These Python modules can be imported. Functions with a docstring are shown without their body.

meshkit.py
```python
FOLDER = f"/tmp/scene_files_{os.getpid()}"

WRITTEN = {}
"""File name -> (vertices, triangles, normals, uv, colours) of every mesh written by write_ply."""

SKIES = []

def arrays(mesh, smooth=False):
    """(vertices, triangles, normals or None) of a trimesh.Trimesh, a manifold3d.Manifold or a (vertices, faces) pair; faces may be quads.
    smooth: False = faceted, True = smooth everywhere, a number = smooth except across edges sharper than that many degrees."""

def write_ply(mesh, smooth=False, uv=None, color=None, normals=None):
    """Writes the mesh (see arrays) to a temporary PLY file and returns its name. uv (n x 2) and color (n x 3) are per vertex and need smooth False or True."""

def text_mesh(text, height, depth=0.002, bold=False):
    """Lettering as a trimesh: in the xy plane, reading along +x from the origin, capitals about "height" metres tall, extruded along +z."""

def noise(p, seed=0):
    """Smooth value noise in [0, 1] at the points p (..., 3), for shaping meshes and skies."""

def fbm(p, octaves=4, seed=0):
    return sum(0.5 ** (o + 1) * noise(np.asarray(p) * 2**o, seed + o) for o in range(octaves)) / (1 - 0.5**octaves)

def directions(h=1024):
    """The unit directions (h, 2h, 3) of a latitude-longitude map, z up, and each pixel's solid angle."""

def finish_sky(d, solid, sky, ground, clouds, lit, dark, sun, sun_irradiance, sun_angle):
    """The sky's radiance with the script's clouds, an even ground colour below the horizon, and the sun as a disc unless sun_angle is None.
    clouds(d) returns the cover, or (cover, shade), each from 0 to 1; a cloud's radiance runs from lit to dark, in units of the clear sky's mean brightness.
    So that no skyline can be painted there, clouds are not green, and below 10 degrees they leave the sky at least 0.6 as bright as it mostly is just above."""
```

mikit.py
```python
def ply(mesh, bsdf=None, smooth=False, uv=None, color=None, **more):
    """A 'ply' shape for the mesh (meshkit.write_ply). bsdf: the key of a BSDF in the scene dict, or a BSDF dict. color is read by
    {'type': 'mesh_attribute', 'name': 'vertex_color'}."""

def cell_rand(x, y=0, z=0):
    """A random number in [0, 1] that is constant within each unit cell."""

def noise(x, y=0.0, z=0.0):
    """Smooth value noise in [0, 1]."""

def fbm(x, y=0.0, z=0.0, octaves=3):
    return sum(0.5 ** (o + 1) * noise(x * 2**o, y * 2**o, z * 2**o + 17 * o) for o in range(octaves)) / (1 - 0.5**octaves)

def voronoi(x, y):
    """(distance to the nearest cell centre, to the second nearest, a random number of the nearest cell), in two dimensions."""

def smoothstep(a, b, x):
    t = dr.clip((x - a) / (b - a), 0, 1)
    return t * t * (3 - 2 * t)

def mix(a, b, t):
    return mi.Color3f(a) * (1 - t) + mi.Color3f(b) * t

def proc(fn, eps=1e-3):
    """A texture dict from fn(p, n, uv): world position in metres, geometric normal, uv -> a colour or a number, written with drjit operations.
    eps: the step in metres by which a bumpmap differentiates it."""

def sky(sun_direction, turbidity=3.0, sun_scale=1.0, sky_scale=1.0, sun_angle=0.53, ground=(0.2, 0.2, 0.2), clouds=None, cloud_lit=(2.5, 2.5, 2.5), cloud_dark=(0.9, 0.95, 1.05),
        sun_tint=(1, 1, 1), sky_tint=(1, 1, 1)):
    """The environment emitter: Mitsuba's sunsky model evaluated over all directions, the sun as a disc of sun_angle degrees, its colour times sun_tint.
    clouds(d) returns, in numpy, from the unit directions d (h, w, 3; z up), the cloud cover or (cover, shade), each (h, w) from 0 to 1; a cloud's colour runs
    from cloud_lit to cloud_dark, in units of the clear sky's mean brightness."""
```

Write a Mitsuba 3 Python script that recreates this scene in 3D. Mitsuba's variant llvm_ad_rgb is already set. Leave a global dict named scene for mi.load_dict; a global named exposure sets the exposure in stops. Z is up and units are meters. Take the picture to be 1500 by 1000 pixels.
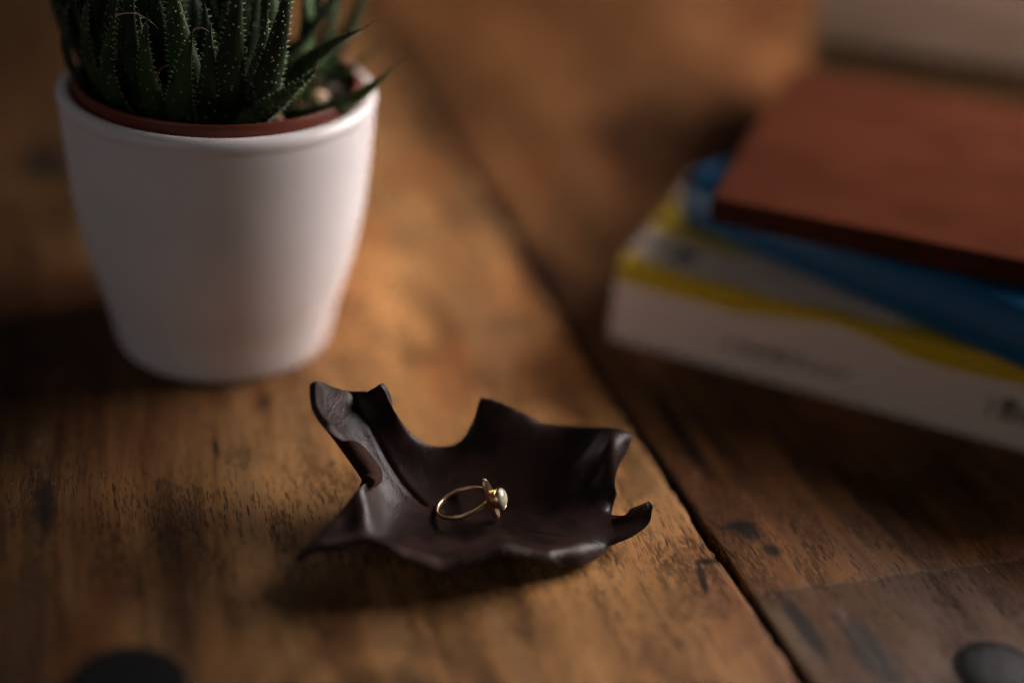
import math, random
import numpy as np
import trimesh
import shapely.geometry as sg
from scipy.interpolate import PchipInterpolator
import drjit as dr
import mitsuba as mi
import mikit, meshkit
from mikit import noise, fbm, cell_rand, smoothstep, mix

T = mi.ScalarTransform4f
scene, labels = {}, {}
MM = 0.001
random.seed(7)
rng = np.random.default_rng(7)

# ------------------------------------------------------------------ camera
EYE_Z, PITCH, ROLL, FPX = 0.285, 29.1, 4.98, 2127.55          # focal length in pixels of a 1500 px wide frame
p_, r_ = math.radians(PITCH), math.radians(ROLL)
fwd = np.array([0, math.cos(p_), -math.sin(p_)])
up = -math.sin(r_) * np.array([1.0, 0, 0]) + math.cos(r_) * np.array([0, math.sin(p_), math.cos(p_)])
scene['camera'] = {
    'type': 'thinlens', 'fov': math.degrees(2 * math.atan(750 / FPX)), 'fov_axis': 'x',
    'aperture_radius': 0.0185, 'focus_distance': 0.474, 'near_clip': 0.01, 'far_clip': 20.0,
    'to_world': T().look_at(origin=[0, 0, EYE_Z], target=(np.array([0, 0, EYE_Z]) + fwd).tolist(), up=up.tolist())}

# ------------------------------------------------------------------ light: one window-sized soft lamp behind to the right, an added fill lamp, and the dim room
def lamp(key, azimuth, elevation, dist, w, h, rgb, aim=(0.0, 0.45, 0.03)):
    a, e = math.radians(azimuth), math.radians(elevation)
    pos = np.array(aim) + dist * np.array([math.sin(a) * math.cos(e), math.cos(a) * math.cos(e), math.sin(e)])
    scene[key] = {'type': 'rectangle', 'to_world': T().look_at(origin=pos.tolist(), target=list(aim), up=[0, 0, 1]) @ T().scale([w / 2, h / 2, 1]),
                  'bsdf': {'type': 'diffuse', 'reflectance': {'type': 'rgb', 'value': [0.0, 0.0, 0.0]}},
                  'emitter': {'type': 'area', 'radiance': {'type': 'rgb', 'value': list(rgb)}}}
    labels[key] = {'kind': 'structure'}
lamp('window_light', 54, 25, 0.84, 0.60, 0.30, (22.6, 20.2, 19.4), (0.0, 0.38, 0.03))
lamp('added_fill_light', -150, 22, 2.2, 1.4, 1.0, (0.55, 0.505, 0.515))  # unseen fill lamp added behind the camera to brighten front faces
scene['room_light'] = {'type': 'constant', 'radiance': {'type': 'rgb', 'value': [0.029, 0.0272, 0.0285]}}
exposure = 0.0

# ------------------------------------------------------------------ helpers (all shapes in millimetres)
def entry(name, parent=None):
    base = name if parent is None else parent + '__' + name
    key, n = base, 0
    while key in scene or key in labels:
        n += 1
        key = f'{base}_{n:03d}'
    return key
def put(name, mesh, bsdf, parent=None, smooth=False, mat=None):
    if isinstance(mesh, tuple):
        v, f = np.asarray(mesh[0], float), np.asarray(mesh[1])
        mesh = trimesh.Trimesh(v, f if f.shape[1] == 3 else np.vstack([f[:, [0, 1, 2]], f[:, [0, 2, 3]]]), process=False)
    mesh = mesh.copy()
    if mat is not None:
        mesh.apply_transform(mat)
    mesh.apply_scale(MM)
    key = entry(name, parent)
    scene[key] = mikit.ply(mesh, bsdf, smooth=smooth)
    return key
def thing(name, label, cat, group=None, kind=None):
    key = entry(name)
    labels[key] = {'label': label, 'category': cat}
    if group: labels[key]['group'] = group
    if kind: labels[key]['kind'] = kind
    return key
def say(key, label, cat, group=None, kind=None):
    labels[key] = {'label': label, 'category': cat}
    if group: labels[key]['group'] = group
    if kind: labels[key]['kind'] = kind
def frame(origin, xdir, zdir=(0, 0, 1)):
    x = np.array(xdir, float); x /= np.linalg.norm(x)
    z = np.array(zdir, float); z -= x * (z @ x); z /= np.linalg.norm(z)
    m = np.eye(4); m[:3, 0], m[:3, 1], m[:3, 2], m[:3, 3] = x, np.cross(z, x), z, origin
    return m
def grid_faces(nu, nv, wrap_u=False, wrap_v=False):
    fs = []
    for i in range(nu if wrap_u else nu - 1):
        for j in range(nv if wrap_v else nv - 1):
            a, b = i * nv + j, ((i + 1) % nu) * nv + j
            c, d = ((i + 1) % nu) * nv + (j + 1) % nv, i * nv + (j + 1) % nv
            fs.append((a, b, c, d))
    return np.array(fs)
def lathe(profile, n=128):
    p = np.array(profile, float); th = np.linspace(0, 2 * np.pi, n, endpoint=False)
    v = np.array([[[r * math.cos(t), r * math.sin(t), z] for r, z in p] for t in th]).reshape(-1, 3)
    return v, grid_faces(n, len(p), wrap_u=True)
def rounded(points, n=6):
    """Catmull-Rom through the points."""
    P = np.array(points, float); P = np.vstack([2 * P[0] - P[1], P, 2 * P[-1] - P[-2]])
    out = []
    for i in range(1, len(P) - 2):
        for t in np.linspace(0, 1, n, endpoint=False):
            a, b, c, d = P[i - 1], P[i], P[i + 1], P[i + 2]
            out.append(0.5 * (2 * b + (c - a) * t + (2 * a - 5 * b + 4 * c - d) * t * t + (3 * b - a - 3 * c + d) * t ** 3))
    return np.array(out + [P[-2]])
def tube(points, radii, sides=8, ring=False):
    p = np.asarray(points, float); radii = np.broadcast_to(radii, len(p))
    t = np.gradient(p, axis=0); t /= np.linalg.norm(t, axis=1, keepdims=True) + 1e-12
    ref = np.array([0.13, 0.31, 0.94]); a = np.cross(t, ref); a /= np.linalg.norm(a, axis=1, keepdims=True)
    b = np.cross(t, a); ang = np.linspace(0, 2 * np.pi, sides, endpoint=False)
    v = p[:, None] + radii[:, None, None] * (np.cos(ang)[None, :, None] * a[:, None] + np.sin(ang)[None, :, None] * b[:, None])
    v = v.reshape(-1, 3); f = grid_faces(len(p), sides, wrap_v=True); f = np.vstack([f[:, [0, 1, 2]], f[:, [0, 2, 3]]])
    n = len(v); v = np.vstack([v, p[0], p[-1]]); e = (len(p) - 1) * sides
    caps = [(n, (j + 1) % sides, j) for j in range(sides)] + [(n + 1, e + j, e + (j + 1) % sides) for j in range(sides)]
    return v, np.vstack([f, caps])
def slab(poly, z0, z1, r=0.6):
    """A flat board with chamfered edges."""
    a = trimesh.creation.extrude_polygon(poly, z1 - z0 - 2 * r); a.apply_translation([0, 0, z0 + r])
    b = trimesh.creation.extrude_polygon(poly.buffer(-r, join_style=2), z1 - z0); b.apply_translation([0, 0, z0])
    return trimesh.util.concatenate([trimesh.convex.convex_hull(np.vstack([a.vertices, b.vertices]))])

# ------------------------------------------------------------------ materials
U_, V_ = np.array([-0.3203, 0.9473]), np.array([0.9473, 0.3203])       # along and across the planks
GAPS = (-47.0, 192.0, 500.0)
def uv_of(p):
    x, y = p.x * 1000, p.y * 1000
    return x * U_[0] + y * U_[1], x * V_[0] + y * V_[1]
def spot(u, v, u0, v0, ru, rv, soft=0.5, ang=0.0, wob=0.35, k=0.3):
    c, s = math.cos(ang), math.sin(ang)
    du, dv = (u - u0), (v - v0)
    a, b = (du * c + dv * s) / ru, (-du * s + dv * c) / rv
    d = dr.sqrt(a * a + b * b) + wob * (fbm(u * k, v * k, 3.3, 2) - 0.5) * 2
    return 1 - smoothstep(1 - soft, 1 + soft, d)
def pores(u, v):
    n1 = noise(u * 0.05, v * 0.11, 5.0)
    w = v + 0.8 * noise(u * 0.22, v * 0.35, 2.0) + 1.4 * noise(u * 0.03, v * 0.06, 9.0)
    out = mi.Float(0)
    for lane, length, seed in ((0.60, 5.6, 0.0), (0.45, 3.8, 40.0), (0.85, 9.0, 90.0)):
        col = dr.floor(w / lane)
        q = u / length + 7.3 * cell_rand(col, seed, 1)
        row = dr.floor(q)
        on = cell_rand(col, row, 3 + seed)
        dens = 0.10 + 0.46 * smoothstep(0.42, 0.75, n1)
        half = 0.22 + 0.26 * cell_rand(col, row, 11 + seed)
        fu, fv = (q - row - 0.5) / half, w / lane - col - 0.5
        wid = (0.32 + 0.20 * cell_rand(col, row, 7 + seed)) * dr.sqrt(dr.maximum(1 - fu * fu, 0.0))
        m = 1 - smoothstep(wid * 0.55, wid + 0.02, dr.abs(fv))
        out = dr.maximum(out, dr.select((on < dens) & (dr.abs(fu) < 1), m * (0.55 + 0.45 * cell_rand(col, row, 17 + seed)), 0.0))
    return out
def wood_color(p, n, uv):
    u, v = uv_of(p)
    right = dr.select(v > GAPS[1], mi.Float(1), mi.Float(0)); left = dr.select(v < GAPS[0], mi.Float(1), mi.Float(0))
    uu = u + 411 * right + 257 * left
    vw = v + 16 * (fbm(uu * 0.006, v * 0.012, 1.0, 3) - 0.5) * 2
    broad = fbm(vw * 0.035, uu * 0.006, 4.0, 3)
    fine = fbm(vw * 0.30, uu * 0.018, 8.0, 3)
    blot = fbm(uu * 0.022, vw * 0.035, 12.0, 4)
    hair = noise(vw * 1.9, uu * 0.05, 15.0)
    t = 0.40 * broad + 0.32 * fine + 0.28 * blot
    t = smoothstep(0.22, 0.72, t)
    c = mix((0.088, 0.038, 0.015), (0.51, 0.258, 0.095), t)
    c = mix(c, mi.Color3f(0.27, 0.095, 0.034), 0.55 * smoothstep(0.5, 0.72, fbm(uu * 0.015, vw * 0.03, 21.0, 3)))
    c = mix(c, mi.Color3f(0.44, 0.25, 0.11), 0.5 * smoothstep(0.55, 0.75, fbm(uu * 0.010, vw * 0.06, 31.0, 3)))
    c *= 0.86 + 0.28 * hair
    c *= 1 - 0.66 * (1 - smoothstep(10, 118, v + 40 * (fbm(u * 0.008, v * 0.01, 44.0, 2) - 0.5))) * (1 - left)  # left side darkened: light falloff put into the wood colour
    # cathedral figure near the front edge of the middle plank
    d = dr.sqrt(((v - 72) / 1.0) ** 2 + ((u - 262) / 1.6) ** 2) + 5 * (fbm(u * 0.04, v * 0.05, 2.0, 2) - 0.5)
    arcs = (0.5 + 0.5 * dr.sin(d * 0.55)) * (1 - smoothstep(24, 58, d))
    c *= 1 - 0.42 * arcs
    # the right plank is duller and redder, grey-stained in front of an old saw line
    c *= 1 + 0.66 * smoothstep(60, 140, v) * (1 - right) * smoothstep(300, 430, u) * (1 - 0.6 * smoothstep(560, 760, u))  # pool of light behind the dish, painted into the middle plank
    c *= 1 - 0.35 * smoothstep(600, 820, u)  # far end darkened in the colour, standing in for weaker light
    c *= 1 - 0.22 * (1 - smoothstep(300, 372, u + 20 * (fbm(v * 0.02, u * 0.02, 61.0, 2) - 0.5))) * (1 - right)  # front edge darkened too, light falloff painted into the wood
    c = mix(c, c * mi.Color3f(0.44, 0.37, 0.335) * (1 + 0.5 * smoothstep(520, 640, u)), right)
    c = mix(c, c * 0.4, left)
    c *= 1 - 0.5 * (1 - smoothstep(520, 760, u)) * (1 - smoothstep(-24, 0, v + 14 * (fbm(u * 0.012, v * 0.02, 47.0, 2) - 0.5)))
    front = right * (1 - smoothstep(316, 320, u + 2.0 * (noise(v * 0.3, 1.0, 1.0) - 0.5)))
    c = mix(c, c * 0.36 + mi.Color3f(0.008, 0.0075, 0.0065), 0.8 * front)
    c = mix(c, mi.Color3f(0.17, 0.12, 0.085), 0.45 * right * (1 - smoothstep(0.3, 1.1, dr.abs(u - 318 + 2.0 * (noise(v * 0.3, 1.0, 1.0) - 0.5)))) * smoothstep(196, 215, v))
    dark = mi.Color3f(0.012, 0.010, 0.009)
    for a in ((690, -13, 26, 13, .5), (702, 288, 22, 13, .6), (404, -17, 13, 3.6, .4), (407, 206.5, 24, 3.2, .5), (301, 203.5, 15, 3.4, .35), (284, 217.5, 18, 5, .4),
              (349.5, 206, 5.5, 4.2, .5), (352, 203, 2.0, 7, .5), (338, 210, 3.4, 2.6, .6), (336, 188, 1.4, 5, .5), (429, 40, 6, 1.2, .5), (455, 61, 5, 2.0, .6)):
        c = mix(c, dark, 0.88 * spot(u, v, a[0], a[1], a[2], a[3], a[4]))
    c = mix(c, dark, 0.95 * spot(u, v, 328.5, 181.5, 7.5, 1.2, .35, 0.22, .25))
    c = mix(c, mi.Color3f(0.15, 0.115, 0.07), 0.6 * spot(u, v, 296, 197, 16, 3.4, .5) * (1 - 0.2 * right))
    c = mix(c, mi.Color3f(0.014, 0.007, 0.004), 0.93 * pores(u, v))
    gap_d = dr.abs(v - GAPS[1]) + 2.2 * (noise(u * 0.06, 2.0, 77.0) - 0.5)
    c = mix(c, dark, 0.85 * (1 - smoothstep(0.6, 2.0 + 8.5 * smoothstep(430, 600, u), gap_d)))
    # light flecks of dust and scratches
    fl = smoothstep(0.93, 0.97, noise(u * 0.45, v * 0.6, 55.0)) * smoothstep(0.6, 0.7, noise(u * 0.06, v * 0.06, 57.0))
    return mix(c, mi.Color3f(0.45, 0.38, 0.30), 0.25 * fl)
def wood_height(p, n, uv):
    u, v = uv_of(p)
    return -0.05 * pores(u, v) + 0.25 * fbm(v * 0.25, u * 0.02, 3.0, 2) + 0.5 * fbm(u * 0.03, v * 0.05, 6.0, 2)
def wood_rough(p, n, uv):
    u, v = uv_of(p)
    return 0.36 + 0.30 * fbm(u * 0.03, v * 0.09, 71.0, 3) + 0.2 * pores(u, v)
def col(*c): return {'type': 'rgb', 'value': list(c)}
def P(base, rough=0.5, **k):
    d = {'type': 'principled', 'base_color': col(*base) if isinstance(base, tuple) else base, 'roughness': rough}
    d.update(k); return d
def two(b): return {'type': 'twosided', 'bsdf': b}
def bump(b, fn, scale=1.0, eps=1e-4): return {'type': 'bumpmap', 'arbitrary': mikit.proc(fn, eps), 'scale': scale, 'bsdf': b}
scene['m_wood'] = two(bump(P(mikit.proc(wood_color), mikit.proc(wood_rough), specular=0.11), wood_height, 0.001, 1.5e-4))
scene['m_under'] = two({'type': 'diffuse', 'reflectance': col(0.012, 0.009, 0.007)})

def leather_h(p, n, uv):
    x, y, z = p.x * 1000, p.y * 1000, p.z * 1000
    ridge = dr.abs(fbm(x * 0.16 + 3, y * 0.16, z * 0.16, 3) - 0.5)
    wrinkle = (1 - smoothstep(0.0, 0.035, ridge)) * smoothstep(0.45, 0.65, noise(x * 0.08, y * 0.08, 5.0))
    return 0.085 * fbm(x * 1.7, y * 1.7, z * 1.7, 2) + 0.12 * fbm(x * 0.22, y * 0.22, z * 0.22, 2) - 0.06 * wrinkle
def leather_c(p, n, uv):
    x, y, z = p.x * 1000, p.y * 1000, p.z * 1000
    t = fbm(x * 0.12, y * 0.12, z * 0.12, 3)
    return mix((0.014, 0.0068, 0.0060), (0.029, 0.0132, 0.0108), smoothstep(0.35, 0.65, t))
def leather_r(p, n, uv):
    x, y, z = p.x * 1000, p.y * 1000, p.z * 1000
    return 0.33 + 0.14 * fbm(x * 0.5, y * 0.5, z * 0.5, 3)
scene['m_leather'] = two(bump(P(mikit.proc(leather_c), mikit.proc(leather_r), specular=0.20), leather_h, 0.001, 1.2e-4))
def suede_c(p, n, uv):
    x, y, z = p.x * 1000, p.y * 1000, p.z * 1000
    return mix((0.020, 0.0080, 0.0058), (0.040, 0.0130, 0.0080), fbm(x * 0.5, y * 0.5, z * 0.5, 3))
scene['m_suede'] = two(bump(P(mikit.proc(suede_c), 0.9, specular=0.2), lambda p, n, uv: 0.12 * fbm(p.x * 1800, p.y * 1800, p.z * 1800, 2), 0.001, 1.5e-4))
scene['m_edge'] = two(bump(P((0.030, 0.016, 0.014), 0.62, specular=0.3), lambda p, n, uv: 0.15 * fbm(p.x * 1500, p.y * 1500, p.z * 900, 2), 0.001, 1.5e-4))

def pot_c(p, n, uv):
    t = fbm(p.x * 60, p.y * 60, p.z * 60, 3)
    t2 = smoothstep(0.55, 0.8, fbm(p.x * 22, p.y * 22, p.z * 40 + 4, 4))
    return mix((0.76, 0.727, 0.722), (0.82, 0.788, 0.780), t) * (1 - 0.07 * t2)
scene['m_ceramic'] = two(P(mikit.proc(pot_c), 0.38, specular=0.45))
scene['m_terracotta'] = two(P((0.15, 0.034, 0.018), 0.42, specular=0.4))
def soil_c(p, n, uv):
    t = fbm(p.x * 500, p.y * 500, p.z * 500, 3)
    return mix((0.008, 0.006, 0.005), (0.045, 0.030, 0.020), smoothstep(0.35, 0.75, t))
scene['m_soil'] = two(P(mikit.proc(soil_c), 0.9, specular=0.1))
scene['m_pebble_tan'] = two(P((0.68, 0.47, 0.29), 0.6))
scene['m_pebble_grey'] = two(P((0.42, 0.36, 0.33), 0.6))
scene['m_pebble_brown'] = two(P((0.26, 0.13, 0.075), 0.6))
def leaf_fn(a, b):
    def f(p, n, uv):
        t = fbm(p.x * 250, p.y * 250, p.z * 90, 3)
        return mix(a, b, smoothstep(0.3, 0.7, t))
    return f
scene['m_leaf_dark'] = two(P(mikit.proc(leaf_fn((0.007, 0.016, 0.007), (0.016, 0.034, 0.012))), 0.5, specular=0.3))
scene['m_leaf_mid'] = two(P(mikit.proc(leaf_fn((0.014, 0.034, 0.010), (0.032, 0.068, 0.018))), 0.5, specular=0.3))
scene['m_leaf_light'] = two(P(mikit.proc(leaf_fn((0.034, 0.075, 0.018), (0.065, 0.120, 0.030))), 0.5, specular=0.3))
scene['m_tubercle'] = two(P((0.24, 0.30, 0.17), 0.6))
scene['m_tip'] = two(P((0.50, 0.34, 0.22), 0.5))
scene['m_gold'] = two(P((0.86, 0.57, 0.31), 0.25, metallic=1.0))
scene['m_pearl'] = two(P(mikit.proc(lambda p, n, uv: mix((0.36, 0.34, 0.20), (0.58, 0.54, 0.42), fbm(p.x * 400, p.y * 400, p.z * 400, 3))), 0.25, specular=0.6, clearcoat=1.0, clearcoat_gloss=0.9))
scene['m_iron'] = two(bump(P((0.008, 0.0083, 0.0083), 0.45, specular=0.06), lambda p, n, uv: 0.35 * fbm(p.x * 260, p.y * 260, p.z * 260, 3), 0.001, 2e-4))
scene['m_book_white'] = two(P((0.74, 0.61, 0.51), 0.7, specular=0.15))
scene['m_book_yellow'] = two(P((0.56, 0.385, 0.016), 0.6, specular=0.2))
scene['m_book_ink'] = two(P((0.05, 0.05, 0.05), 0.5))
scene['m_book_blue'] = two(P((0.004, 0.085, 0.19), 0.34, specular=0.5))
scene['m_blue_edge'] = two({'type': 'diffuse', 'reflectance': col(0.004, 0.058, 0.125)})
scene['m_book_red'] = two(bump({'type': 'diffuse', 'reflectance': mikit.proc(lambda p, n, uv: mix((0.060, 0.0185, 0.0100), (0.080, 0.0245, 0.013), smoothstep(0.25, 0.75, fbm(p.x * 45, p.y * 45, p.z * 45, 4))))}, lambda p, n, uv: 0.1 * fbm(p.x * 900, p.y * 900, p.z * 900, 2), 0.001, 2e-4))
scene['m_book_red_dark'] = two(P((0.055, 0.014, 0.010), 0.5))
scene['m_book_grey'] = two({'type': 'diffuse', 'reflectance': mikit.proc(lambda p, n, uv: mix((0.043, 0.028, 0.018), (0.070, 0.047, 0.035), fbm(p.x * 25, p.y * 25, 1.0, 3)))})
scene['m_book_olive'] = two(P((0.34, 0.235, 0.12), 0.7, specular=0.2))
scene['m_paper'] = two(P(mikit.proc(lambda p, n, uv: mix((0.42, 0.35, 0.26), (0.66, 0.58, 0.46), noise(p.z * 4000, p.x * 8, p.y * 8))), 0.8, specular=0.2))

# ------------------------------------------------------------------ table: planks with worn, wavering edges, iron studs
table = thing('wooden_table', 'worn brown wooden table top of wide planks under everything else', 'table')
def plank(v0, v1, u0=-400.0, u1=2400.0, seed=0):
    r = np.random.default_rng(seed)
    us = np.concatenate([np.arange(u0, 150, 40), np.arange(150, 700, 2.0), np.arange(700, 1200, 6.0), np.arange(1200, u1 + 1, 60)])
    def wob():
        a = np.zeros_like(us)
        for amp, lam in ((0.55, 90), (0.30, 23), (0.16, 7)):
            k = np.arange(us.min() - lam, us.max() + 2 * lam, lam); a += amp * np.interp(us, k, r.uniform(-1, 1, len(k)))
        return a
    e0, e1 = v0 + wob(), v1 + wob() - (v1 == GAPS[1] - 0.85) * 1.5 * np.clip((us - 430) / 150, 0, 1)
    chips = np.zeros_like(us)
    for _ in range(70):
        c0, cw, ch = r.uniform(250, 900), r.uniform(1.5, 7), r.uniform(0.2, 1.3)
        chips += ch * np.clip(1 - ((us - c0) / cw) ** 2, 0, 1)
    e1 = e1 - np.minimum(chips, 1.0)
    prof = [(0.0, -26), (0.0, -2.2), (0.25, -1.0), (0.8, -0.32), (1.8, -0.06), (3.5, 0.0)]
    rows = []
    for off, z in prof: rows.append((e0 + off, np.full_like(us, z)))
    for off, z in prof[::-1]: rows.append((e1 - off, np.full_like(us, z)))
    v = np.stack([np.stack([us * U_[0] + vv * V_[0], us * U_[1] + vv * V_[1], zz], -1) for vv, zz in rows], 1)
    return v.reshape(-1, 3), grid_faces(len(us), len(rows))[:, ::-1]
for i, (a, b) in enumerate(((-320, GAPS[0] - 0.8), (GAPS[0] + 0.8, GAPS[1] - 0.85), (GAPS[1] + 0.85, GAPS[2] - 1), (GAPS[2] + 1, 1300))):
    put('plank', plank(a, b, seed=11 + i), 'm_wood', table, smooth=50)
c = trimesh.creation.box([1700, 2900, 14]); c.apply_translation([0, 0, -34])
m = np.eye(4); m[:2, 0] = V_; m[:2, 1] = U_; m[:2, 3] = U_ * 1000 + V_ * 490
put('backing_board', c, 'm_under', table, mat=m)
def stud(x, y, r, h):
    pr = [(0, h)] + [(r * 0.86 * math.sin(a), h * (0.35 + 0.65 * math.cos(a))) for a in np.linspace(0.12, math.pi / 2, 14)] + [(r * 0.93, h * 0.22), (r, h * 0.12), (r, -0.5)]
    return put('stud', lathe([(max(q[0], 1e-4), q[1]) for q in pr], 72), 'm_iron', table, smooth=40, mat=frame((x, y, 0), (1, 0, 0)))
stud(153.5, 335.5, 14.5, 1.9)
stud(-97.5, 298.5, 16.5, 0.7)

# ------------------------------------------------------------------ books
def board(w, d, z0, z1, r=0.5, corner=1.0):
    return slab(sg.box(0, 0, w, d).buffer(-corner).buffer(corner, quad_segs=4), z0, z1, r)
def flat(poly, z0, z1):
    m = trimesh.creation.extrude_polygon(poly, z1 - z0); m.apply_translation([0, 0, z0]); return m
# bottom paperback: spine along local x at y = 0
def local(origin, d): return frame(origin, (d[0], d[1], 0))
mb = local((39.0, 521.5, 0.3), (0.933, -0.359))
bk = thing('paperback_book', 'thick paperback with white spine and yellow cover edge at the bottom of the pile', 'book')
W, D, H = 181.0, 108.0, 35.0
put('back_cover', board(W, D, 0, 0.8, .2), 'm_book_white', bk, mat=mb)
put('front_cover', board(W, D, H - 0.8, H, .2), 'm_book_white', bk, mat=mb)
c = board(W, 1.0, 0.8, H - 0.8, .2, .3); put('spine', c, 'm_book_white', bk, mat=mb)
c = board(W - 2, D - 2.5, 0.85, H - 0.85, .3, .5); c.apply_translation([1, 1.05, 0]); put('page_block', c, 'm_paper', bk, mat=mb)
# yellow print: a wavy band along the top of the spine and irregular patches on the cover
xs = np.linspace(0.2, W - 0.2, 160)
low = 27.6 - 1.4 * np.sin(xs / 17.0) - 3.6 / (1 + np.exp(-(xs - 105) / 5.0)) + 3.0 / (1 + np.exp(-(xs - 80) / 4.0)) - 1.5 * np.exp(-((xs - 52) / 9.0) ** 2)
band = sg.Polygon(list(zip(xs, low)) + [(W - 0.2, H - 0.1), (0.2, H - 0.1)])
face = np.array([[1, 0, 0, 0], [0, 0, -1, -0.02], [0, 1, 0, 0], [0, 0, 0, 1.0]])        # (x, y) of a print -> (x, z) on the spine
put('yellow_band', flat(band, 0, 0.12), 'm_book_yellow', bk, mat=mb @ face)
edge = sg.Polygon([(0.3, 0.2), (W - 1, 0.2)] + [(x, 4.5 + 2.2 * math.sin(x / 6.0) + 2.5 * math.sin(x / 17.0 + 1)) for x in np.linspace(W - 1, 14, 60)] + [(9, 8), (5, 11), (0.3, 12)])
c = flat(edge, H + 0.01, H + 0.13); put('cover_print', c, 'm_book_yellow', bk, mat=mb)
c = flat(sg.Polygon([(0.3, 40), (4, 36), (14, 34), (26, 31), (40, 28), (46, 33), (30, 42), (18, 50), (12, 70), (0.3, 75)]), H + 0.01, H + 0.13); put('cover_print', c, 'm_book_yellow', bk, mat=mb)
c = flat(sg.Point(22, 19).buffer(5.5), H + 0.01, H + 0.14); put('cover_dot', c, 'm_book_ink', bk, mat=mb)
c = flat(sg.box(0.1, 0.5, 0.3, H - 1), 0, 0.1)
strip = board(0.5, D - 1, 1.0, H - 1, .05, .05)
def glyph_row(x0, x1, z0, h, seed, gap):
    r = random.Random(seed); out, x = [], x0
    while x < x1:
        w = h * r.uniform(0.45, 0.75)
        if r.random() < gap: x += h * 0.5; continue
        q = sg.box(x, z0, x + w, z0 + h * r.choice([0.7, 0.7, 1.0]))
        q = q.difference(sg.box(x + w * .3, z0 + h * .2, x + w * .72, z0 + h * .5)) if r.random() < .7 else sg.box(x + w * .3, z0, x + w * .6, z0 + h)
        out.append(flat(q, 0, 0.12)); x += w + h * 0.16
    return trimesh.util.concatenate(out)
put('title_lettering', glyph_row(140, 215, 11, 8.5, 4, 0.18), 'm_book_ink', bk, mat=mb @ face)
put('author_lettering', glyph_row(48, 98, 10, 5, 8, 0.2), 'm_book_grey', bk, mat=mb @ face)
z1 = H + 0.5
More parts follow.
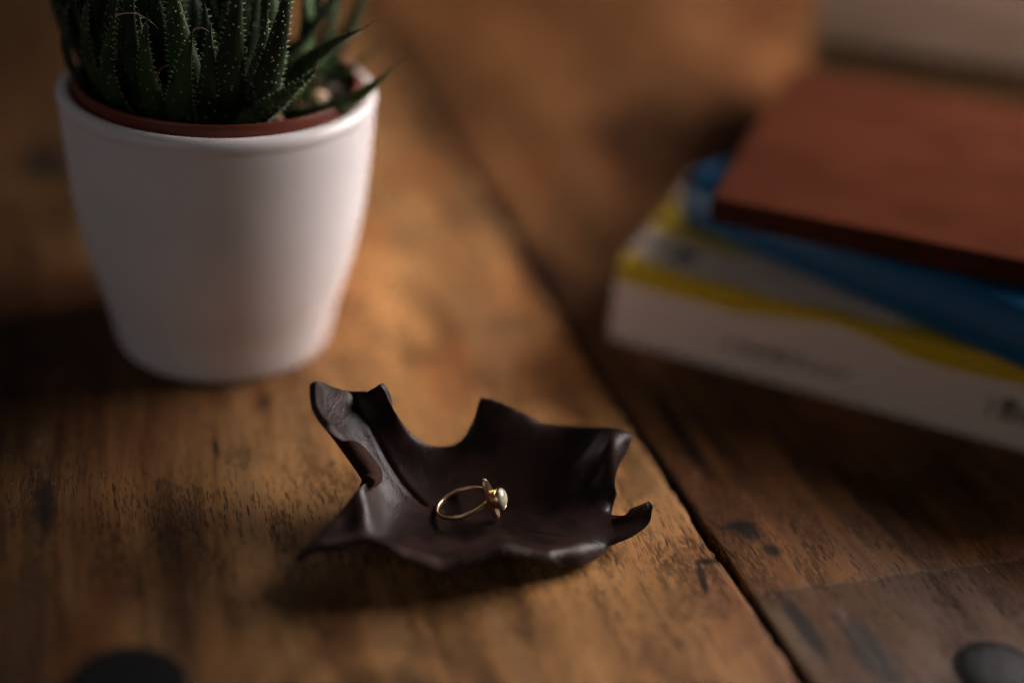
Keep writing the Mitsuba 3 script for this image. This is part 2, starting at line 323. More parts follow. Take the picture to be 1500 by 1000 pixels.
# blue hardback with a round spine
mb = local((65.0, 555.9, z1), (0.749, -0.663))
bk = thing('blue_book', 'dark blue hardback with rounded spine between the paperback and the brown book', 'book')
W, D, H = 205.0, 140.0, 25.0
pts = [(D, 0), (9.5, 0)] + [(9.5 - 9.5 * math.sin(a), 12.5 - 12.5 * math.cos(a)) for a in np.linspace(0.15, math.pi - 0.15, 16)] + [(9.5, H), (D, H)]
inner = [(D, H - 2.2), (10, H - 2.2)] + [(10 - 7.6 * math.sin(a), 12.5 + 10.2 * math.cos(a)) for a in np.linspace(0.15, math.pi - 0.15, 16)] + [(10, 2.2), (D, 2.2)]
cov = trimesh.creation.extrude_polygon(sg.Polygon(pts + inner), W)
rot = np.array([[0, 0, 1, 0], [1, 0, 0, 0], [0, 1, 0, 0], [0, 0, 0, 1.0]])
put('cover', cov, 'm_book_blue', bk, smooth=35, mat=mb @ rot)
c = board(W - 2.4, D - 12, 2.25, H - 2.25, .3, .5); c.apply_translation([1.2, 8.5, 0]); k = put('page_block', c, 'm_blue_edge', bk, mat=mb)
labels[k] = {'label': 'page edges dyed blue like the cover'}
z2 = z1 + H + 0.2
# brown notebook
mb = local((70.4, 509.5, z2), (0.957, -0.289))
bk = thing('brown_book', 'reddish brown leather bound book lying on the blue book', 'book')
W, D, H = 250.0, 177.0, 10.3
put('front_cover', board(W, D, H - 1.8, H, .6, 3), 'm_book_red', bk, mat=mb)
put('back_cover', board(W, D, 0, 1.8, .6, 3), 'm_book_red', bk, mat=mb)
c = board(W, 1.6, 1.85, H - 1.85, .3, .3); c.apply_translation([0, 0.6, 0]); put('spine', c, 'm_book_red', bk, mat=mb)
c = board(W - 6, D - 6, 1.85, H - 1.85, .2, 1); c.apply_translation([3, 2.5, 0]); put('page_block', c, 'm_paper', bk, mat=mb)
# box behind the books
mb = local((131.0, 690.0, 0.0), (0.982, -0.188))
bk = thing('storage_box', 'blurred greyish tan box with olive sides behind the brown book', 'box')
W, D, H = 230.0, 160.0, 82.0
put('body', board(W - 3, D - 3, 0, H - 6, .6, 2), 'm_book_olive', bk, mat=mb @ np.array([[1, 0, 0, 1.5], [0, 1, 0, 1.5], [0, 0, 1, 0], [0, 0, 0, 1.0]]))
put('lid', board(W, D, H - 5.9, H, .8, 2.5), 'm_book_grey', bk, mat=mb)

# ------------------------------------------------------------------ pot, nursery pot, soil, plant
PC = np.array([-113.5, 498.9, 0.0])
mp = frame(PC, (1, 0, 0))
body = rounded([(40.6, 2.2), (41.6, 6), (43.6, 16), (46.9, 28), (50.2, 41), (53.0, 57), (54.7, 74), (55.8, 90), (56.1, 96.4)], 8)
lip = [(56.12, 97.0), (56.25, 97.7), (56.5, 98.6), (56.7, 99.6), (56.6, 100.9), (56.0, 102.0), (55.0, 102.8), (53.8, 103.0), (52.7, 102.8), (52.0, 102.1), (51.6, 101.0), (51.5, 97), (50.5, 74), (46, 42), (39, 8), (1e-3, 7)]
put_pot = put('ceramic_pot', lathe([(1e-3, 1.2), (36, 1.2), (37.2, 0.1), (38.8, 0.1), (39.9, 0.8)] + body.tolist() + lip, 160), 'm_ceramic', smooth=45, mat=mp)
say(put_pot, 'smooth white ceramic plant pot with thick rounded lip', 'pot')
npot = [(1e-3, 9), (36, 9), (44, 60), (47.6, 96), (48.2, 99.5), (50.4, 100.0), (50.7, 100.8), (50.7, 105.2), (50.3, 106.0), (49.5, 106.2), (48.8, 105.8), (48.4, 104.6), (47.0, 96), (43, 60), (35, 11), (1e-3, 11)]
k = put('nursery_pot', lathe(npot, 128), 'm_terracotta', smooth=40, mat=mp)
say(k, 'terracotta coloured plastic nursery pot sitting inside the white pot', 'nursery pot')
n = 70; gx, gy = np.meshgrid(np.linspace(-1, 1, n), np.linspace(-1, 1, n))
rr = np.maximum(np.abs(gx), np.abs(gy)); th = np.arctan2(gy, gx)
sx, sy = 47.0 * rr * np.cos(th), 47.0 * rr * np.sin(th)
sz = 95.5 + 1.6 * rng.standard_normal(sx.shape) * 0.6 + 1.5 * np.sin(sx / 7) * np.cos(sy / 9)
k = put('potting_soil', (np.stack([sx, sy, sz], -1).reshape(-1, 3), grid_faces(n, n)), 'm_soil', mat=mp)
say(k, 'dark potting soil under the spiky green leaves', 'soil', kind='stuff')
def pebble(x, y, z, r, bs, lab, sd):
    q = trimesh.creation.icosphere(3, 1.0); g = np.random.default_rng(sd)
    d = q.vertices.copy()
    for _ in range(5):
        a = g.standard_normal(3); a /= np.linalg.norm(a); q.vertices += 0.10 * np.sin(d @ a * 2.5 + g.uniform(0, 6))[:, None] * d
    q.vertices *= np.array(r)
    q.apply_transform(trimesh.transformations.rotation_matrix(g.uniform(0, 6), [0, 0, 1])); q.apply_translation([x, y, z])
    say(put('pebble', q, bs, smooth=True), lab, 'pebble')
pebble(-77.6, 499.2, 100, (4.4, 3.4, 3.0), 'm_pebble_tan', 'round tan pebble, the brightest on the soil at the right', 1)
pebble(-73.2, 509.9, 100, (5.5, 4.0, 2.8), 'm_pebble_grey', 'flat pale grey pebble near the right rim of the nursery pot', 2)
pebble(-81.1, 514.7, 100, (4.4, 3.8, 3.4), 'm_pebble_brown', 'small brown pebble behind the tan pebble', 3)
pebble(-88.3, 475.4, 100, (2.6, 2.2, 2.0), 'm_pebble_brown', 'tiny reddish pebble at the front inside the nursery pot rim', 4)
pebble(-83.2, 494.6, 98, (3.6, 2.8, 2.2), 'm_pebble_brown', 'dull brown pebble left of the tan pebble, half under a leaf', 5)

plant = thing('haworthia_plant', 'spiky dark green succulent with white dotted leaves in the white pot', 'plant')
def leaf(base, tip, width, out, mat='m_leaf_dark', bend=0.25, hair=None, sd=0, dots=True):
    g = np.random.default_rng(sd)
    base, tip, out = np.array(base, float), np.array(tip, float), np.array(out, float)
    L = np.linalg.norm(tip - base); axis = (tip - base) / L
    out = out - axis * (out @ axis); out /= np.linalg.norm(out)
    side = np.cross(axis, out)
    bend = math.copysign(min(abs(bend), 7.0 / L), bend)
    s = np.linspace(0, 1, 18)
    c = base + np.outer(s, tip - base) + np.outer(4 * s * (1 - s), out) * bend * L
    t = np.gradient(c, axis=0); t /= np.linalg.norm(t, axis=1, keepdims=True)
    o = out - t * (t @ out)[:, None]; o /= np.linalg.norm(o, axis=1, keepdims=True)
    w = width / 2 * np.clip(0.80 + 1.2 * s, 0, 1.0) * np.clip(1 - s ** 1.35, 0, 1) ** 0.92 + 0.10
    ang = np.linspace(0, 2 * np.pi, 14, endpoint=False)
    a, b = np.cos(ang), np.sin(ang)
    b = np.where(b > 0, 0.62 * b, 0.18 * b)
    v = c[:, None] + w[:, None, None] * (a[None, :, None] * side + b[None, :, None] * o[:, None])
    f = grid_faces(len(s), len(ang), wrap_v=True)
    k = put('leaf', (v.reshape(-1, 3), f), mat, plant, smooth=True)
    if dots:
        pieces, dense = [], g.random() < 0.35
        unit = trimesh.creation.icosphere(1, 1.0)
        spike = (np.array([[math.cos(q), math.sin(q), -0.2] for q in np.arange(6) * math.pi / 3] + [[0, 0, 1.0]]), np.array([[j, (j + 1) % 6, 6] for j in range(6)]))
        def dot(si, an, r, tooth=False):
            x = np.interp(si, s, np.arange(len(s))); i = int(min(x, len(s) - 2)); fr = x - i
            cc, ww, oo = c[i] * (1 - fr) + c[i + 1] * fr, w[i] * (1 - fr) + w[i + 1] * fr, o[i]
            bb = math.sin(an); pos = cc + ww * (math.cos(an) * side + (0.62 if bb > 0 else 0.18) * bb * oo)
            if tooth:
                q = trimesh.Trimesh(spike[0] * np.array([r * 0.75, r * 0.75, r * 2.4]), spike[1], process=False)
                q.apply_transform(frame(pos, np.cross(t[i], math.cos(an) * side) + 1e-6, math.cos(an) * side + 0.35 * t[i]))
            else:
                q = unit.copy(); q.vertices *= r; q.apply_translation(pos)
            pieces.append(q)
        for an in (0.05, math.pi - 0.05):
            for si in np.arange(0.06, 0.96, 2.1 / L): dot(si + g.uniform(-.008, .008), an, 0.42 + 0.16 * g.random(), True)
        for an in (0.62, 1.2, 1.57, 1.95, 2.5):
            for si in np.arange(0.05, 0.93, 3.4 / L):
                if g.random() < (0.85 if dense else 0.28): dot(si + g.uniform(-.02, .02), an + g.uniform(-.2, .2), 0.20 + 0.2 * g.random())
        kk = put('tubercles', trimesh.util.concatenate(pieces), 'm_tubercle', k, smooth=True)
        labels[kk] = {'kind': 'stuff'}
    if hair is not None:
        h = np.array(hair, float); mid = (tip + h) / 2 + np.array([0, 0, 1.0]) * 0.25 * np.linalg.norm(h - tip) + axis * 0.15 * np.linalg.norm(h - tip)
        q = np.linspace(0, 1, 10)[:, None]; pth = (1 - q) ** 2 * (tip - axis * 0.8) + 2 * q * (1 - q) * mid + q * q * h
        put('tip', tube(pth, np.linspace(0.34, 0.10, 10), 6), 'm_tip', k, smooth=True)
    return k
LEAVES = [
    ([-119.7,470.0,96.0],[-111.5,455.0,136.8],13,[-0.21,-1.33,0.0],'m_leaf_mid',0.12,[-106.4,455.0,136.1]),
    ([-107.1,474.0,96.0],[-96.1,456.0,156.1],15,[0.25,-1.32,0.0],'m_leaf_dark',0.1,None),
    ([-98.3,474.0,96.0],[-80.6,462.0,158.0],13,[0.52,-1.2,0.0],'m_leaf_dark',0.1,None),
    ([-103.5,472.0,96.0],[-71.7,458.0,125.8],10.5,[0.35,-1.29,0.0],'m_leaf_mid',0.06,[-70.9,458.0,128.5]),
    ([-97.4,482.0,96.0],[-57.9,472.0,136.4],11,[0.69,-1.07,0.0],'m_leaf_mid',-0.14,[-52.7,472.0,139.4]),
    ([-92.2,490.0,96.0],[-48.6,482.0,120.9],13,[0.92,-0.74,0.0],'m_leaf_light',0.14,[-45.1,482.0,123.4]),
    ([-88.4,510.0,96.0],[-57.3,520.0,117.2],12,[0.91,0.05,0.0],'m_leaf_mid',0.05,None),
    ([-137.2,475.9,96.0],[-137.7,458.0,138.1],13,[-0.72,-1.05,0.0],'m_leaf_mid',0.22,[-123.6,458.0,134.8]),
    ([-152.6,490.6,96.0],[-159.5,482.0,136.2],11,[-0.98,-0.56,0.0],'m_leaf_dark',0.26,None),
    ([-153.5,500.0,96.0],[-160.6,498.0,144.1],13,[-1.0,-0.32,0.0],'m_leaf_dark',0.22,None),
    ([-127.7,470.0,96.0],[-126.8,463.0,116.3],8,[-0.44,-1.25,0.0],'m_leaf_mid',0.1,[-122.5,463.0,120.5]),
    ([-114.0,474.0,96.0],[-120.1,460.0,157.3],15,[-0.02,-1.35,0.0],'m_leaf_mid',0.08,None),
    ([-91.1,518.0,96.0],[-64.0,536.0,147.8],16,[0.76,0.3,0.0],'m_leaf_mid',0.16,None),
    ([-90.0,505.0,96.0],[-88.1,510.0,159.3],16,[0.97,-0.1,0.0],'m_leaf_light',0.08,None),
    ([-88.7,512.0,96.0],[-76.9,522.0,157.4],15,[0.88,0.12,0.0],'m_leaf_mid',0.1,None),
    ([-94.0,520.0,96.0],[-84.4,532.0,154.5],15,[0.68,0.38,0.0],'m_leaf_dark',0.1,None),
    ([-101.9,478.0,96.0],[-88.8,463.0,142.8],12,[0.48,-1.23,0.0],'m_leaf_mid',0.18,None),
    ([-131.4,476.0,96.0],[-130.7,460.0,156.4],15,[-0.62,-1.14,0.0],'m_leaf_dark',0.14,None),
    ([-144.2,486.8,96.0],[-148.5,470.0,143.3],13,[-0.93,-0.72,0.0],'m_leaf_mid',0.26,None),
    ([-96.7,488.0,96.0],[-93.9,476.0,162.2],15,[0.84,-0.89,0.0],'m_leaf_mid',0.1,None),
    ([-125.0,474.0,96.0],[-127.0,458.0,139.5],12,[-0.42,-1.26,0.0],'m_leaf_mid',0.2,None),
    ([-110.4,473.0,96.0],[-106.3,457.0,139.3],11,[0.12,-1.34,0.0],'m_leaf_dark',0.16,None),
    ([-141.7,481.7,96.0],[-136.8,470.0,151.1],14,[-0.85,-0.87,0.0],'m_leaf_dark',0.16,None),
    ([-136.1,495.1,95.5],[-98.1,488.2,154.8],12.2,[0.98,-0.18,0.0],'m_leaf_dark',0.1,None),
    ([-144.5,499.5,95.5],[-162.0,517.0,140.1],12.1,[-0.71,0.71,0.0],'m_leaf_dark',0.19,None),
    ([-140.3,491.0,95.5],[-136.7,464.6,137.8],13.8,[0.13,-0.99,0.0],'m_leaf_dark',0.2,None),
    ([-137.8,499.9,95.5],[-118.9,523.1,178.3],15.2,[0.63,0.77,0.0],'m_leaf_dark',0.14,None),
    ([-145.9,495.1,95.5],[-172.4,490.5,171.3],15.4,[-0.99,-0.17,0.0],'m_leaf_dark',0.17,None),
    ([-137.1,492.9,95.5],[-122.4,481.2,158.0],13.6,[0.78,-0.62,0.0],'m_leaf_dark',0.19,None),
    ([-141.4,501.0,95.5],[-143.5,526.5,180.4],12.0,[-0.08,1.0,0.0],'m_leaf_dark',0.11,None),
    ([-142.8,491.3,95.5],[-147.4,478.9,170.7],12.1,[-0.35,-0.94,0.0],'m_leaf_dark',0.21,None),
    ([-136.6,498.4,95.5],[-123.9,505.4,169.8],14.8,[0.88,0.48,0.0],'m_leaf_dark',0.12,None),
    ([-145.2,498.7,95.5],[-153.1,503.8,163.3],11.9,[-0.84,0.54,0.0],'m_leaf_dark',0.21,None),
    ([-113.1,494.9,95.5],[-61.8,504.5,162.4],13.0,[0.98,0.18,0.0],'m_leaf_dark',0.16,None),
    ([-121.1,497.9,95.5],[-138.2,519.3,151.8],13.3,[-0.63,0.78,0.0],'m_leaf_dark',0.12,None),
    ([-116.6,489.2,95.5],[-111.2,470.3,141.5],14.4,[0.27,-0.96,0.0],'m_leaf_dark',0.12,None),
    ([-114.6,497.6,95.5],[-97.1,516.2,163.3],13.2,[0.69,0.73,0.0],'m_leaf_dark',0.18,None),
    ([-122.7,492.3,95.5],[-149.4,482.4,162.8],14.3,[-0.94,-0.35,0.0],'m_leaf_mid',0.14,None),
    ([-113.6,491.7,95.5],[-96.0,482.6,157.9],12.7,[0.89,-0.46,0.0],'m_leaf_dark',0.16,None),
    ([-119.0,498.9,95.5],[-123.8,523.6,162.3],13.2,[-0.19,0.98,0.0],'m_leaf_mid',0.17,None),
    ([-120.3,489.6,95.5],[-128.1,474.9,151.2],11.7,[-0.47,-0.88,0.0],'m_leaf_dark',0.1,None),
    ([-113.7,496.6,95.5],[-96.2,507.3,178.0],12.0,[0.85,0.52,0.0],'m_leaf_dark',0.22,None),
    ([-122.8,495.3,95.5],[-135.2,498.5,166.2],13.9,[-0.97,0.25,0.0],'m_leaf_dark',0.19,None),
    ([-109.8,511.3,95.5],[-132.1,530.7,143.7],12.3,[-0.75,0.66,0.0],'m_leaf_dark',0.2,None),
    ([-106.1,503.0,95.5],[-106.5,481.4,140.6],11.3,[-0.02,-1.0,0.0],'m_leaf_dark',0.11,None),
    ([-111.0,508.1,95.5],[-139.8,508.4,179.9],13.5,[-1.0,0.01,0.0],'m_leaf_mid',0.16,None),
    ([-107.5,512.8,95.5],[-111.6,526.0,154.7],12.6,[-0.3,0.95,0.0],'m_leaf_dark',0.14,None),
    ([-108.7,503.8,95.5],[-116.4,492.0,181.5],13.5,[-0.54,-0.84,0.0],'m_leaf_mid',0.18,None),
    ([-120.0,512.1,95.5],[-92.5,512.8,147.1],11.5,[1.0,0.02,0.0],'m_leaf_dark',0.2,None),
    ([-128.5,515.6,95.5],[-151.7,540.0,145.4],13.2,[-0.69,0.72,0.0],'m_leaf_dark',0.18,None),
    ([-125.0,507.0,95.5],[-125.2,486.4,141.1],11.9,[-0.01,-1.0,0.0],'m_leaf_dark',0.19,None),
    ([-121.6,515.7,95.5],[-107.4,530.9,156.9],12.1,[0.68,0.73,0.0],'m_leaf_mid',0.13,None),
    ([-129.9,511.0,95.5],[-158.7,504.9,172.3],14.2,[-0.98,-0.21,0.0],'m_leaf_dark',0.18,None),
    ([-120.6,509.5,95.5],[-101.8,498.9,179.9],13.5,[0.87,-0.49,0.0],'m_leaf_dark',0.19,None),
    ([-126.5,516.8,95.5],[-132.0,534.6,162.7],12.4,[-0.3,0.96,0.0],'m_leaf_dark',0.19,None),
    ([-126.7,507.3,95.5],[-134.0,487.2,170.4],11.9,[-0.34,-0.94,0.0],'m_leaf_mid',0.16,None),
    ([-120.1,513.2,95.5],[-108.7,515.9,173.0],14.8,[0.97,0.23,0.0],'m_leaf_mid',0.13,None),
    ([-110.5,527.5,95.5],[-131.4,548.3,152.4],12.9,[-0.71,0.71,0.0],'m_leaf_mid',0.16,None),
    ([-106.4,519.0,95.5],[-103.8,495.9,139.7],14.2,[0.11,-0.99,0.0],'m_leaf_mid',0.14,None),
    ([-112.0,523.8,95.5],[-133.7,523.1,158.4],13.4,[-1.0,-0.03,0.0],'m_leaf_dark',0.15,None),
    ([-109.1,528.5,95.5],[-112.2,535.2,145.0],13.3,[-0.42,0.91,0.0],'m_leaf_dark',0.14,None),
    ([-109.2,519.5,95.5],[-113.8,509.9,177.3],12.8,[-0.44,-0.9,0.0],'m_leaf_mid',0.16,None),
    ([-141.1,507.3,95.5],[-109.9,502.8,147.1],13.3,[0.99,-0.14,0.0],'m_leaf_dark',0.12,None),
    ([-145.8,503.0,95.5],[-145.1,480.8,140.3],14.1,[0.03,-1.0,0.0],'m_leaf_dark',0.22,None),
    ([-142.4,511.5,95.5],[-128.5,525.2,153.6],15.0,[0.71,0.7,0.0],'m_leaf_mid',0.21,None),
    ([-150.7,506.3,95.5],[-172.7,498.5,148.1],14.9,[-0.94,-0.34,0.0],'m_leaf_dark',0.18,None),
    ([-141.7,505.5,95.5],[-127.2,496.8,180.7],14.3,[0.86,-0.51,0.0],'m_leaf_dark',0.14,None),
    ([-148.2,512.5,95.5],[-152.3,521.0,144.9],14.5,[-0.44,0.9,0.0],'m_leaf_dark',0.21,None),
    ([-148.9,503.9,95.5],[-156.4,493.3,155.8],12.7,[-0.58,-0.81,0.0],'m_leaf_dark',0.14,None),
    ([-127.1,490.9,95.5],[-102.0,495.7,142.4],14.6,[0.98,0.19,0.0],'m_leaf_mid',0.17,None),
    ([-135.2,493.8,95.5],[-162.0,525.6,157.2],13.6,[-0.64,0.76,0.0],'m_leaf_dark',0.18,None),
    ([-131.8,485.0,95.5],[-130.9,461.3,139.5],11.7,[0.04,-1.0,0.0],'m_leaf_mid',0.16,None),
    ([-129.2,494.2,95.5],[-115.1,515.4,154.2],14.4,[0.55,0.83,0.0],'m_leaf_dark',0.12,None),
    ([-137.0,489.4,95.5],[-165.2,486.2,166.0],13.2,[-0.99,-0.11,0.0],'m_leaf_mid',0.14,None),
    ([-127.9,487.2,95.5],[-118.5,480.8,150.1],12.5,[0.83,-0.56,0.0],'m_leaf_dark',0.13,None),
    ([-133.9,494.6,95.5],[-138.2,504.9,147.5],13.5,[-0.38,0.92,0.0],'m_leaf_dark',0.15,None),
    ([-134.0,485.4,95.5],[-137.3,478.1,163.7],11.3,[-0.41,-0.91,0.0],'m_leaf_dark',0.2,None),
    ([-123.1,526.8,95.5],[-89.4,532.2,147.3],15.4,[0.99,0.16,0.0],'m_leaf_dark',0.13,None),
    ([-131.9,529.2,95.5],[-152.8,546.5,152.1],15.1,[-0.77,0.64,0.0],'m_leaf_dark',0.18,None),
    ([-126.9,521.1,95.5],[-121.5,496.6,138.7],13.1,[0.22,-0.98,0.0],'m_leaf_dark',0.16,None),
    ([-124.7,529.8,95.5],[-104.1,553.8,164.4],14.0,[0.65,0.76,0.0],'m_leaf_dark',0.13,None),
    ([-132.7,524.4,95.5],[-150.0,518.5,147.7],15.2,[-0.95,-0.32,0.0],'m_leaf_dark',0.19,None),
    ([-124.1,522.9,95.5],[-101.8,505.5,171.9],14.8,[0.79,-0.62,0.0],'m_leaf_dark',0.17,None),
    ([-129.2,530.8,95.5],[-131.8,540.9,153.9],14.0,[-0.25,0.97,0.0],'m_leaf_mid',0.13,None),
    ([-130.5,521.6,95.5],[-138.5,507.4,169.8],11.9,[-0.49,-0.87,0.0],'m_leaf_dark',0.13,None),
]
for i, (b_, t_, w_, o_, m_, bend_, h_) in enumerate(LEAVES):
    leaf(b_, t_, w_, o_, m_, bend_, h_, sd=100 + i)


# ------------------------------------------------------------------ leather dish
RIM = [
    (-61.3, 396.8, 43, 0.42, 0.3),
    (-56.2, 403.0, 38, 0.42, 0.3),
    (-52.1, 411.1, 32, 0.4, 0.3),
    (-46.9, 409.8, 33, 0.42, 0.3),
    (-41.8, 407.6, 37, 0.45, 0.3),
    (-38.1, 406.8, 31, 0.5, 0.2),
    (-31.6, 409.8, 19, 0.6, 0.1),
    (-23.3, 410.9, 12, 0.7, 0),
    (-16.5, 413.3, 12, 0.7, 0),
    (-11.4, 415.8, 20, 0.6, 0.2),
    (-8.0, 418.6, 29, 0.5, 0.5),
    (-1.7, 420.2, 27, 0.5, 0.5),
    (5.6, 421.7, 23, 0.55, 0.3),
    (15.3, 422.2, 19, 0.6, 0.2),
    (25.7, 419.0, 21, 0.6, 0.2),
    (34.7, 415.6, 23, 0.55, 0.6),
    (43.0, 412.6, 23, 0.5, 1.5),
    (41.4, 407.9, 18, 0.5, 1.6),
    (38.5, 401.5, 14, 0.55, 1.1),
    (37.9, 398.4, 12, 0.6, 0.3),
    (38.4, 396.0, 11, 0.65, 0.1),
    (37.6, 392.0, 6, 0.75, 0),
    (37.2, 387.2, 4.5, 0.8, 0),
    (43.6, 386.1, 9, 0.5, 0.1),
    (50.2, 388.6, 12, 0.45, 0.1),
    (49.9, 386.6, 8.5, 0.45, 0.1),
    (43.9, 381.2, 5, 0.6, 0.1),
    (37.0, 377.4, 3, 0.75, 0.1),
    (33.6, 371.6, 3, 0.7, 1.2),
    (27.9, 365.6, 4, 0.65, 1.5),
    (22.0, 362.5, 5, 0.62, 1.4),
    (16.1, 358.7, 12, 0.65, 0.6),
    (9.7, 356.9, 14, 0.7, 0.3),
    (1.4, 353.1, 15, 0.7, 0.2),
    (-6.6, 349.6, 15, 0.7, 0.2),
    (-16.7, 347.2, 15, 0.68, 0.2),
    (-24.9, 346.7, 16, 0.65, 0.3),
    (-32.4, 348.7, 19, 0.6, 0.9),
    (-37.6, 349.0, 20, 0.55, 1.3),
    (-45.0, 351.5, 15, 0.5, 1.0),
    (-53.3, 351.9, 11, 0.45, 1.0),
    (-60.2, 350.8, 8.5, 0.4, 1.0),
    (-56.8, 356.5, 10, 0.42, 1.0),
    (-51.8, 365.1, 12, 0.45, 0.9),
    (-46.7, 374.3, 13, 0.5, 0.9),
    (-41.7, 382.2, 13, 0.55, 0.7),
    (-39.4, 386.7, 13, 0.6, 0.5),
    (-40.7, 391.4, 14, 0.6, 0.2),
    (-45.4, 392.5, 20, 0.55, 0.2),
    (-51.8, 389.3, 29, 0.48, 0.25),
    (-57.3, 388.8, 35, 0.44, 0.3),
    (-60.1, 390.9, 39, 0.42, 0.3),
]
RC = np.array([-3.0, 387.0]); FLOOR = 2.3
rim = np.array([r[:5] for r in RIM], float)
def periodic(values, par, total, q):
    x = np.concatenate([par[-6:] - total, par, par[:6] + total]); y = np.concatenate([values[-6:], values, values[:6]])
    return PchipInterpolator(x, y)(q)
step = np.linalg.norm(np.diff(np.vstack([rim[:, :3], rim[:1, :3]]), axis=0), axis=1)
par, total = np.concatenate([[0], np.cumsum(step)[:-1]]), step.sum()
NT, NS = 640, 64
q = np.linspace(0, total, NT, endpoint=False)
rx, ry, rh, rs0, rk = (periodic(rim[:, i], par, total, q) for i in range(5))
jag = np.array([0.22 * math.sin(t * 2.9) * math.sin(t * 1.3 + 1) for t in q])
s = np.linspace(0, 1, NS)[None, :]
spec = np.fft.fft(np.stack([rx, ry, rh + jag * 0.5 - FLOOR], 1), axis=0)        # harmonic sheet spanned by the cut rim
freq = np.abs(np.fft.fftfreq(NT, 1 / NT))
G = np.stack([np.real(np.fft.ifft(spec * (si ** freq)[:, None], axis=0)) for si in s[0]], 1)
G[..., 2] = FLOOR + G[..., 2] * s ** 2.2 + 60.0 * rk[:, None] * s ** 11 * (1 - s)      # pointed lobes curl over outwards
gx, gy = G[..., 0], G[..., 1]
G[..., 2] += 0.16 * np.sin(gx / 6.1 + 1) * np.sin(gy / 5.2) * s * (s < 2)
def bump_at(cx, cy, height, ra, rb, ang):                # a rolled-over fold: raises the leather just inside a pointed lobe
    c, q = math.cos(ang), math.sin(ang)
    dx, dy = G[..., 0] - cx, G[..., 1] - cy
    G[..., 2] += height * np.exp(-((dx * c + dy * q) / ra) ** 2 - ((-dx * q + dy * c) / rb) ** 2)
bump_at(34.6, 405.0, 5.8, 5.2, 8.5, -0.35)
bump_at(-41.5, 371.0, 5.0, 4.6, 13.0, 0.12)
bump_at(-15.0, 350.5, -3.6, 5.5, 6.0, 0.0)
bump_at(3.0, 354.5, 2.6, 5.5, 5.0, 0.2)
def crease(ax, ay, bx, by, depth, width):                # a sharp fold line pressed into the leather, in plan
    global G
    d = np.array([bx - ax, by - ay]); L = np.linalg.norm(d); d /= L
    t = (G[..., 0] - ax) * d[0] + (G[..., 1] - ay) * d[1]; o = -(G[..., 0] - ax) * d[1] + (G[..., 1] - ay) * d[0]
    G[..., 2] -= depth * np.exp(-(o / width) ** 2) * np.clip(t / 4, 0, 1) * np.clip((L - t) / 6, 0, 1)
crease(-22.0, 389.0, -51.5, 409.5, 1.0, 1.1)
crease(8.0, 380.0, 36.0, 372.0, 0.4, 0.9)
def normals(G):
    du = np.roll(G, -1, 0) - np.roll(G, 1, 0); dv = np.gradient(G, axis=1)
    n = np.cross(dv, du); n[:, 0] = [0, 0, 1]
    n /= np.linalg.norm(n, axis=-1, keepdims=True) + 1e-12
    return np.where((n[..., 2].mean() < 0), -n, n)
N = normals(G)
THICK = 2.3
Bt = G - N * THICK
Bt[..., 2] = np.maximum(Bt[..., 2], 0.15)
dish = thing('leather_dish', 'dark brown moulded leather dish with curled pointed edges, ring inside', 'dish')
put('smooth_face', (G.reshape(-1, 3), grid_faces(NT, NS, wrap_u=True)[:, ::-1]), 'm_leather', dish, smooth=True)
put('suede_underside', (Bt.reshape(-1, 3), grid_faces(NT, NS, wrap_u=True)), 'm_suede', dish, smooth=True)
mid1, mid2 = G[:, -1] - N[:, -1] * 0.5, G[:, -1] - N[:, -1] * 1.4
outd = (G[:, -1] - G[:, -2]); outd /= np.linalg.norm(outd, axis=1, keepdims=True)
E = np.stack([G[:, -1], mid1 + outd * 0.22, mid2 + outd * 0.22, Bt[:, -1]], 1)
E[:, 1:3] += 0.07 * rng.standard_normal(E[:, 1:3].shape)
put('cut_edge', (E.reshape(-1, 3), grid_faces(NT, 4, wrap_u=True)), 'm_edge', dish, smooth=60)

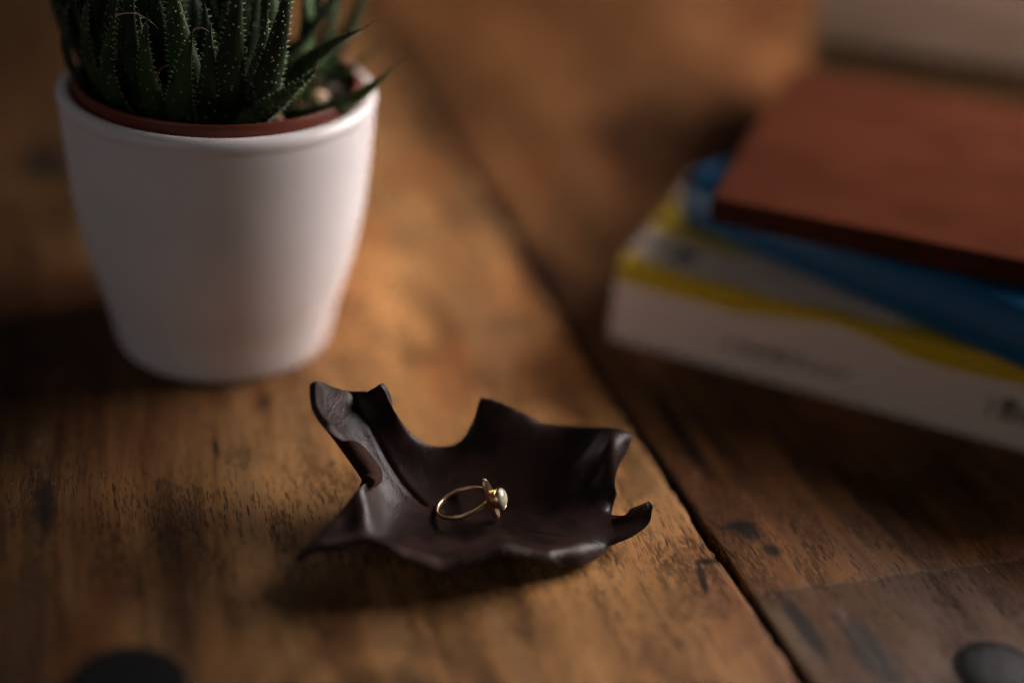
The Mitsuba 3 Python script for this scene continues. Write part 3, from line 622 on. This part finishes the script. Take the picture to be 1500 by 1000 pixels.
# ------------------------------------------------------------------ ring
ring = thing('gold_ring', 'thin gold ring set with a pearly cabochon lying in the leather dish', 'ring')
RR = 8.9
ca = math.radians(-13)
tilt = math.radians(22)
xd = np.array([math.cos(ca) * math.cos(tilt), math.sin(ca) * math.cos(tilt), math.sin(tilt)])
mr = frame((-11.5, 389.0, 6.7), xd)
th = np.linspace(0, 2 * np.pi, 160, endpoint=False)
sec = [(0.58 * math.cos(a), 0.74 * math.sin(a)) for a in np.linspace(0, 2 * np.pi, 12, endpoint=False)]
v = np.array([[[(RR + a) * math.cos(t), (RR + a) * math.sin(t), b] for a, b in sec] for t in th]).reshape(-1, 3)
put('band', (v, grid_faces(160, 12, wrap_u=True, wrap_v=True)), 'm_gold', ring, smooth=True, mat=mr)
# leaf-shaped back plate across the band, bezel cup and stone facing outwards
A = np.linspace(0, 2 * np.pi, 64, endpoint=False)
pl = sg.Polygon([(2.3 * math.cos(t) * (1 - 0.12 * math.sin(t)), 6.7 * math.sin(t) + 0.2) for t in A])
pm = slab(pl, 0, 1.7, 0.55)
to_x = frame((RR + 0.6, 0, 0), (0, 1, 0), (1, 0, 0))       # local z -> ring's +x, local y -> ring's axis
to_x = np.array([[0, 0, 1.12, RR + 0.3], [1.15, 0, 0, 0], [0, 1.15, 0, 0], [0, 0, 0, 1.0]])
put('setting_plate', pm, 'm_gold', ring, smooth=40, mat=mr @ to_x)
bez = [(1e-3, 1.6), (2.5, 1.65), (2.75, 2.0), (2.8, 2.6), (2.6, 2.9), (2.6, 3.1), (3.1, 3.2), (3.3, 3.5), (3.3, 4.2), (3.15, 4.5), (2.95, 4.4), (2.85, 4.0), (1e-3, 3.9)]
put('bezel', lathe(bez, 72), 'm_gold', ring, smooth=30, mat=mr @ to_x)
st = [(2.9 * math.cos(a), 4.1 + 1.5 * math.sin(a)) for a in np.linspace(0, math.pi / 2, 14)]
put('stone', lathe([(max(a, 1e-3), b) for a, b in st], 64), 'm_pearl', ring, smooth=True, mat=mr @ to_x)
